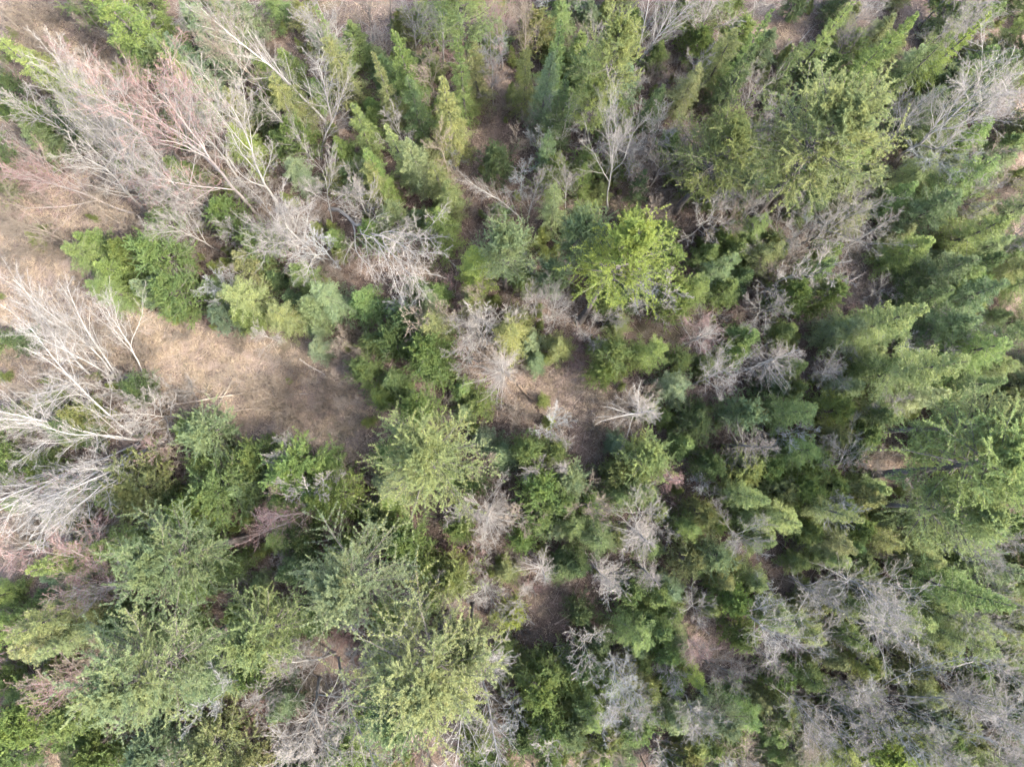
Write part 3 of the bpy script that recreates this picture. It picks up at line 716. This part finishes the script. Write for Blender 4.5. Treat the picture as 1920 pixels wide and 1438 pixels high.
lean('V', 222, 1058, 125, 1030, 2.3, 'r', 'red-twigged bare tree left of the blue-green pine, upper one', h=7)
lean('V', 232, 1075, 140, 1105, 2.1, 'r', 'red-twigged bare tree left of the blue-green pine, lower one', h=6.5)
lean('V', 198, 1253, 80, 1297, 2.0, 'r', 'red-twigged bare tree low at the left, above the fresh green pine', h=7)
lean('V', 610, 950, 500, 978, 2.0, 'r', 'reddish bare tree lying left between the young pines and the tall pine', h=6)
lean('T', 265, 1350, 200, 1360, 1.2, 't')
lean('W', 632, 1228, 530, 1350, 3.0, 'p', 'pale bare birch stretching down between the two wide bottom pines', h=10.5, var=0)
lean('V', 600, 1270, 560, 1420, 3.0, 'p', 'pale bare tree below the birch between the bottom pines', h=9)
lean('W', 888, 1230, 895, 1385, 3.0, 'w', 'pale bare birch right of the largest bottom pine', h=10, var=2)
lean('W', 1090, 1425, 1110, 1470, 1.8, 'w', 'white bare birch at the bottom edge, right of centre', h=8)
lean('V', 1140, 1215, 1165, 1300, 2.0, 'u'); lean('V', 1180, 1270, 1200, 1350, 1.7, 'g')
lean('W', 1196, 118, 1255, -30, 2.2, 'w', 'white birch with long forking limbs at the top, right of centre', var=1)
lean('W', 985, 418, 972, 285, 1.7, 'p', 'slim pale birch with twin stems above the silvery pine', h=9, var=0)
lean('V', 1140, 392, 1160, 205, 1.9, 'p', 'purplish grey bare tree above the brightest yellow pine'); lean('V', 1060, 400, 1065, 320, 1.3, 'p', h=6.5)
lean('V', 985, 140, 985, 5, 1.5, 't', 'brownish bare tree at the top edge, middle'); lean('V', 832, 130, 825, -20, 1.6, 'p'); lean('V', 940, 130, 925, 20, 1.6, 'r')
lean('V', 700, 80, 688, -30, 1.6, 'k', 'dark trunked bare tree on brown litter at the top edge'); lean('V', 735, 60, 730, -40, 1.4, 'k')
lean('V', 1505, 455, 1625, 380, 2.2, 'g', 'grey bare tree lying right under the broad star-shaped pine', h=9)
lean('V', 1678, 308, 1880, 140, 3.4, 'p', 'big grey-purple bare tree fanning to the upper right corner', var=1)
lean('O', 1700, 320, 1820, 260, 2.8, 'u', 'bluish crooked bare tree below the big grey fan at right', h=8)
lean('V', 1640, 300, 1740, 180, 2.0, 'p'); lean('V', 1590, 60, 1640, -20, 2.0, 'g'); lean('V', 1400, 60, 1440, -30, 1.8, 'g')
lean('V', 1310, 90, 1340, -20, 2.4, 'p'); lean('V', 1290, 60, 1300, -30, 2.2, 't'); lean('V', 1550, 150, 1600, 40, 1.8, 'k')
lean('O', 1340, 440, 1390, 390, 2.0, 't', 'pinkish tan bare tree below the pines at upper right', h=7); lean('O', 1440, 450, 1480, 430, 2.2, 'g', h=7)
lean('O', 1300, 640, 1335, 610, 1.9, 'r', 'pinkish grey bare tree right of the fresh green hemlock', h=7.5)
lean('O', 1410, 590, 1455, 570, 2.2, 'g', 'wide grey bare tree left of the pinkish clearing', h=7.5)
lean('O', 1620, 560, 1680, 530, 1.7, 'g'); lean('V', 1300, 720, 1370, 690, 1.8, 'p', h=8); lean('V', 1540, 700, 1560, 690, 1.4, 'g', h=6)
lean('O', 1560, 900, 1610, 800, 1.8, 'p', h=7); lean('O', 1530, 860, 1555, 850, 1.6, 'g', h=6); lean('O', 1700, 925, 1750, 935, 2.0, 'p', h=5)
lean('O', 1190, 960, 1215, 960, 2.4, 'p', 'grey bare tree with drooping twigs right of the young pines, below centre', h=8)
lean('O', 900, 950, 912, 960, 2.2, 'p', 'pale bare tree seen from above, right of the round yellow-green pine', h=8.5)
lean('O', 905, 880, 910, 865, 1.7, 't', h=6.5); lean('V', 895, 625, 888, 600, 1.7, 'p', h=7); lean('V', 1035, 600, 1045, 545, 1.4, 'g', h=7)
lean('O', 1095, 640, 1120, 615, 1.6, 'p', h=6); lean('V', 905, 1090, 912, 1120, 1.5, 'p', h=6)
lean('O', 1360, 995, 1430, 1015, 2.4, 'g', 'tangled dark grey bare tree below the yellow-tipped firs', h=8)
lean('V', 1560, 1075, 1690, 1150, 2.6, 'p', 'large pinkish grey bare tree at lower right', h=11)
lean('V', 1370, 1130, 1480, 1215, 2.2, 'p', 'grey bare tree slanting down right, left of the large pinkish one', h=10)
lean('V', 1285, 1190, 1315, 1230, 1.5, 'r', 'small pinkish bare tree on the tan patch at lower right', h=6)
lean('V', 1300, 1230, 1390, 1270, 1.6, 'k', h=7); lean('V', 1450, 1280, 1560, 1390, 2.0, 'p', h=10); lean('V', 1560, 1260, 1640, 1330, 1.9, 'p', h=8)
lean('W', 1640, 1305, 1800, 1390, 2.2, 'u', 'bluish leaning birch near the bottom right corner', h=10); lean('V', 1780, 1300, 1900, 1360, 2.4, 'p', h=9)
lean('V', 1800, 1220, 1900, 1270, 2.0, 'p', h=8); lean('V', 1850, 1400, 1920, 1440, 1.8, 'p', h=7); lean('V', 1380, 1400, 1410, 1440, 1.7, 't', h=7)
lean('V', 1740, 1260, 1830, 1310, 1.7, 'g', h=8); lean('O', 1520, 1170, 1570, 1200, 1.8, 'g', h=7); lean('O', 860, 1120, 840, 1140, 1.6, 'p', h=6)
lean('V', 785, 1095, 775, 1120, 1.4, 'p', h=6); lean('T', 1240, 1230, 1270, 1280, 1.4, 'p'); lean('V', 1490, 1330, 1530, 1420, 1.5, 't', h=8)
crown('V', 545, 430, 100, 9, 'p', 'pale tangled bare tree seen from above, above the grassy clearing'); crown('O', 650, 330, 60, 7.5, 'p')
lean('V', 455, 340, 330, 190, 2.4, 'p'); lean('V', 390, 420, 270, 290, 2.4, 'p'); lean('V', 340, 330, 170, 190, 2.6, 'p'); lean('W', 600, 300, 520, 150, 2.0, 'p')
lean('V', 640, 170, 590, 40, 1.8, 'p'); lean('V', 330, 260, 220, 130, 2.0, 't'); lean('V', 470, 130, 410, 10, 1.9, 'g'); lean('V', 150, 470, 0, 400, 2.2, 't')
lean('V', 780, 110, 770, 10, 1.6, 'p'); lean('V', 1230, 60, 1250, -30, 1.8, 't'); lean('V', 1380, 230, 1420, 140, 1.6, 'g'); lean('V', 1460, 300, 1420, 250, 1.5, 'p', h=9)
lean('V', 200, 660, 60, 580, 1.9, 'w', h=8); lean('W', 180, 860, -40, 990, 2.4, 'w', 'lowest white birch of the fan at the left edge', h=9, var=0)
lean('V', 1690, 1340, 1790, 1440, 1.8, 'p', h=9); lean('V', 1600, 1150, 1700, 1200, 1.9, 'p', h=9); lean('V', 1480, 1080, 1560, 1130, 1.8, 'g', h=8)
lean('V', 1760, 1130, 1870, 1180, 1.7, 'p', h=8); lean('V', 1280, 1300, 1320, 1370, 1.7, 'p', h=8); lean('O', 1290, 1130, 1320, 1150, 1.9, 'p', h=6.5)
lean('V', 1740, 120, 1850, 20, 2.0, 'g'); lean('V', 1790, 230, 1900, 150, 2.2, 'p'); lean('V', 1770, 1020, 1880, 1050, 1.6, 'g', h=8)
crown('O', 1048, 585, 52, 6, 'p'); crown('S', 1040, 520, 40, 5, 'b'); crown('V', 1010, 560, 40, 7, 'g'); crown('S', 1135, 560, 34, 4, 'g')
# dead spruces seen from above
crown('D', 1215, 768, 66, 8.5, 'p', 'round dead grey spruce with spoke branches right of the central clearing')
crown('D', 940, 688, 66, 8.5, 'p', 'dead pale tree with spoke branches at the centre, above the clearing')
crown('D', 1432, 835, 56, 9, 'k', 'dark grey dead spruce with dense spokes, right of centre')
crown('D', 1490, 662, 58, 9, 'g', 'dead grey spruce slanting right, above the right-hand spire firs')
crown('D', 1055, 880, 32, 6, 'p', 'small dead spruce between the fresh green young pines'); crown('D', 1022, 1080, 44, 7, 'p', 'dead spruce above the reddish hollow')
crown('D', 1132, 1090, 44, 7, 'g'); crown('D', 1225, 1085, 44, 7, 'g'); crown('D', 912, 965, 60, 8, 'p'); crown('D', 1270, 905, 36, 6, 'r')
crown('D', 1330, 620, 46, 7, 'p'); crown('D', 1215, 1010, 56, 8, 'g'); crown('D', 1460, 1250, 42, 7, 'k'); crown('D', 1660, 420, 44, 8, 'g')

# ------------------------------------------------------------------ filler between the named trees
pts = [np.array(r[2].location[:2]) for r in PLACED]
def free(x, y, dmin):
    p = np.array((x, y)); return min((np.hypot(*(p - q)) for q in pts), default=9) > dmin
def scatter(kind, n, dmin, cols, hr, rr, inside=None, clear=1.05, tries=6000):
    k = 0
    for _ in range(tries):
        if k >= n: break
        x, y = RNG.uniform(-33, 33), RNG.uniform(-24, 29)
        px, py = to_px((x, y, 0)); d, g = clear_at(px, py)
        qx, qy = to_px((x, y, hr[0]))
        if d < clear or not (2 < px < 1918 and 2 < py < 1436): continue
        if inside and not inside(px, py): continue
        if not free(x, y, dmin): continue
        c = cols(px, py) if callable(cols) else cols[RNG.integers(len(cols))]
        s = RNG.random(); plant(kind, (x, y), hr[0] + (hr[1] - hr[0]) * s, rr[0] + (rr[1] - rr[0]) * s, c)
        pts.append(np.array((x, y))); k += 1
def gc(px, py):
    if px > 1500 and py < 800: return 'dgglno'[RNG.integers(6)]
    if px > 1250 and py > 850: return 'yogyn'[RNG.integers(5)]
    return 'ggondb'[RNG.integers(6)]
scatter('H', 70, 1.5, gc, (3.5, 6.5), (1.3, 2.0))
scatter('E', 235, .95, gc, (2.2, 4.8), (.9, 1.55))
scatter('F', 25, 1.3, gc, (4, 6.5), (1.1, 1.6), inside=lambda x, y: x > 1350)
scatter('S', 130, 1.0, gc, (2.5, 4.8), (1.0, 1.6))
scatter('E', 50, .8, lambda x, y: 'ynglyo'[RNG.integers(6)], (2.4, 4.6), (.9, 1.5), inside=lambda x, y: x > 1100 and y > 880)
scatter('S', 40, .8, lambda x, y: 'ynglyo'[RNG.integers(6)], (2.6, 4.8), (1.0, 1.6), inside=lambda x, y: x > 1000 and y > 800)
scatter('T', 205, .6, lambda x, y: 'ptgpu'[RNG.integers(5)] if x > 300 else 'ttpr'[RNG.integers(4)], (3, 7), (1.0, 2.0))
scatter('K', 150, .5, lambda x, y: 'tgkr'[RNG.integers(4)] if x > 300 else 'ttp'[RNG.integers(3)], (1.3, 2.4), (.9, 1.6))
for k in range(34):
    while True:
        x, y = RNG.uniform(60, 1860), RNG.uniform(60, 1380)
        if clear_at(x, y)[0] < 1.6: break
    a = RNG.random() * 6.28; l = RNG.uniform(35, 130)
    c, cn = [((.20, .17, .135), 'tan'), ((.13, .105, .08), 'brown'), ((.24, .225, .20), 'grey'), ((.08, .065, .05), 'dark')][RNG.integers(4)]
    log(x - math.cos(a) * l / 2, y - math.sin(a) * l / 2, x + math.cos(a) * l / 2, y + math.sin(a) * l / 2, RNG.uniform(.025, .07), c, None, .05, cn)
# brush standing in the open ground
for cx, cy, sx, sy, n, c in ((90, 430, 120, 70, 26, 't'), (80, 70, 90, 70, 24, 't'), (660, 760, 60, 45, 4, 't'), (690, 880, 30, 60, 6, 't'), (1130, 760, 60, 30, 6, 't'),
                             (300, 730, 60, 30, 6, 'p'), (660, 640, 60, 60, 9, 't'), (60, 1000, 70, 50, 8, 't'), (240, 640, 90, 60, 9, 't'), (1690, 640, 40, 30, 4, 'k'),
                             (950, 250, 50, 50, 4, 't'), (520, 725, 150, 45, 13, 't'), (1620, 1010, 40, 30, 4, 't'), (620, 970, 60, 40, 5, 't')):
    for _ in range(n):
        p = at(cx + RNG.normal(0, sx * .6), cy + RNG.normal(0, sy * .6)); s = RNG.random()
        q = to_px(p)
        if not (4 < q[0] < 1916 and 4 < q[1] < 1434): continue
        if RNG.random() < .62: plant('K', p, 1.0 + s, .8 + .6 * s, c)
        else: plant('T', p, 2.4 + 2.2 * s, .6 + .5 * s, c)

# ------------------------------------------------------------------ undergrowth nobody could count: low brush and seedlings between the trees
def undergrowth(name, label, cat, src, mat, n, smin, smax, clear):
    x, y = [], []
    while len(x) < n:
        a, b = RNG.uniform(-33, 33), RNG.uniform(-24, 29)
        d, g = clear_at(*to_px((a, b, 0)))
        if clear is None:
            if d > 1.2 or RNG.random() > g + .12: continue
        elif d < clear and RNG.random() > .2: continue
        x.append(a); y.append(b)
    me = bpy.data.meshes.new(name); me.vertices.add(n)
    x, y = np.array(x), np.array(y)
    me.vertices.foreach_set('co', np.stack([x, y, hgt(x, y) - .03], -1).astype(np.float32).ravel())
    o = bpy.data.objects.new(name, me); COL.objects.link(o)
    sm = src.copy(); sm.materials.clear(); sm.materials.append(mat)
    proto = bpy.data.objects.new(name + '_sprig', sm)           # used by the node tree only, not linked to the scene
    ng = bpy.data.node_groups.new(name, 'GeometryNodeTree')
    ng.interface.new_socket('Geometry', in_out='INPUT', socket_type='NodeSocketGeometry')
    ng.interface.new_socket('Geometry', in_out='OUTPUT', socket_type='NodeSocketGeometry')
    N, L = ng.nodes, ng.links
    gi, go = N.new('NodeGroupInput'), N.new('NodeGroupOutput')
    oi = N.new('GeometryNodeObjectInfo'); oi.inputs['Object'].default_value = proto
    ip = N.new('GeometryNodeInstanceOnPoints'); mp = N.new('GeometryNodeMeshToPoints')
    rr = N.new('FunctionNodeRandomValue'); rr.data_type = 'FLOAT_VECTOR'; rr.inputs[0].default_value = (-.15, -.15, 0); rr.inputs[1].default_value = (.15, .15, 6.283)
    rs = N.new('FunctionNodeRandomValue'); rs.data_type = 'FLOAT'; rs.inputs[2].default_value = smin; rs.inputs[3].default_value = smax
    L.new(gi.outputs[0], mp.inputs[0]); L.new(mp.outputs[0], ip.inputs['Points']); L.new(oi.outputs['Geometry'], ip.inputs['Instance'])
    L.new(rr.outputs[0], ip.inputs['Rotation']); L.new(rs.outputs[1], ip.inputs['Scale']); L.new(ip.outputs[0], go.inputs[0])
    md = o.modifiers.new('scatter', 'NODES'); md.node_group = ng
    o['kind'] = 'stuff'; o['label'] = label; o['category'] = cat
def plain_tint(mat, col):
    m = mat.copy(); m.name = 'undergrowth'
    for nd in m.node_tree.nodes:
        if nd.bl_idname == 'ShaderNodeObjectInfo':
            for lk in list(nd.outputs['Color'].links):
                to = lk.to_socket; m.node_tree.links.remove(lk); to.default_value = (*col, 1)
    return m
undergrowth('undergrowth_brush', 'grey-brown leafless brush covering the forest floor between the trees', 'brush', PR['K'][0]['crown'], plain_tint(M_TWIG, (.150, .130, .108)), 1250, .35, 1.05, 1.0)
undergrowth('undergrowth_seedlings', 'low green conifer seedlings and ground greenery between the trees', 'seedlings', PR['E'][0]['crown'], plain_tint(M_FIRN, (.155, .180, .060)), 900, .14, .55, 1.25)

def tuft_mesh():
    rng = np.random.default_rng(5); n = 16
    a = rng.random(n) * 6.283; l = rng.uniform(.12, .34, n); b = np.stack([np.cos(a), np.sin(a), np.zeros(n)], -1) * .05
    d = np.stack([np.cos(a) * .8, np.sin(a) * .8, rng.uniform(.5, 1.2, n)], -1); P = walk(rng, b, norm(d), l, 4, -.18, .05)
    return mesh('tuft', *tubes(P, np.tile(np.linspace(.011, .004, 4), (n, 1)), 3), M_TWIG)
TU = tuft_mesh()
undergrowth('dry_grass', 'dry tan grass tufts over the open ground', 'grass', TU, plain_tint(M_TWIG, (.25, .20, .14)), 4200, .6, 1.6, None)
# ------------------------------------------------------------------ labels
SHORT = dict(P='tall {}pine', S='bushy {}young pine', F='conical {}fir', E='small {}fir', H='feathery {}hemlock', V='upright {}bare tree', O='spreading {}bare tree',
             W='{}birch', D='dead {}spruce', T='thin {}bare sapling', K='low {}leafless shrub', L='fallen {}log')
COLS = ['far left', 'left', 'left of centre', 'centre', 'right of centre', 'right', 'far right']
ROWS = ['top edge', 'upper part', 'upper middle', 'lower middle', 'lower part', 'bottom edge']
ORD = ['first', 'second', 'third', 'fourth', 'fifth', 'sixth', 'seventh', 'eighth', 'ninth', 'tenth', 'eleventh', 'twelfth', 'thirteenth', 'fourteenth', 'fifteenth', 'sixteenth', 'seventeenth', 'eighteenth', 'nineteenth', 'twentieth', 'twenty-first', 'twenty-second', 'twenty-third', 'twenty-fourth', 'twenty-fifth']
cells = {}
for k, c, e, p, lab in PLACED:
    i = int(min(6, max(0, p[0] / W * 7))); j = int(min(5, max(0, p[1] / HH * 6)))
    nm = SHORT[k].format((c if k == 'L' else (CNAME if k in 'PSFEH' else BNAME)[c]) + ' ')
    cells.setdefault((nm, j, i), []).append((p[0], e, lab))
for (nm, j, i), L in cells.items():
    L.sort(key=lambda t: t[0])
    for n, (x, e, lab) in enumerate(L):
        if lab: e['label'] = lab
        elif len(L) == 1: e['label'] = f'{nm} in the {ROWS[j]}, {COLS[i]}'
        else: e['label'] = f'{ORD[min(n, 24)]} {nm} from the left in the {ROWS[j]}, {COLS[i]}'
import sys; print('PLANTED', COUNT, len(PLACED), sum(len(m.loops) // 2 for m in bpy.data.meshes), file=sys.stderr)
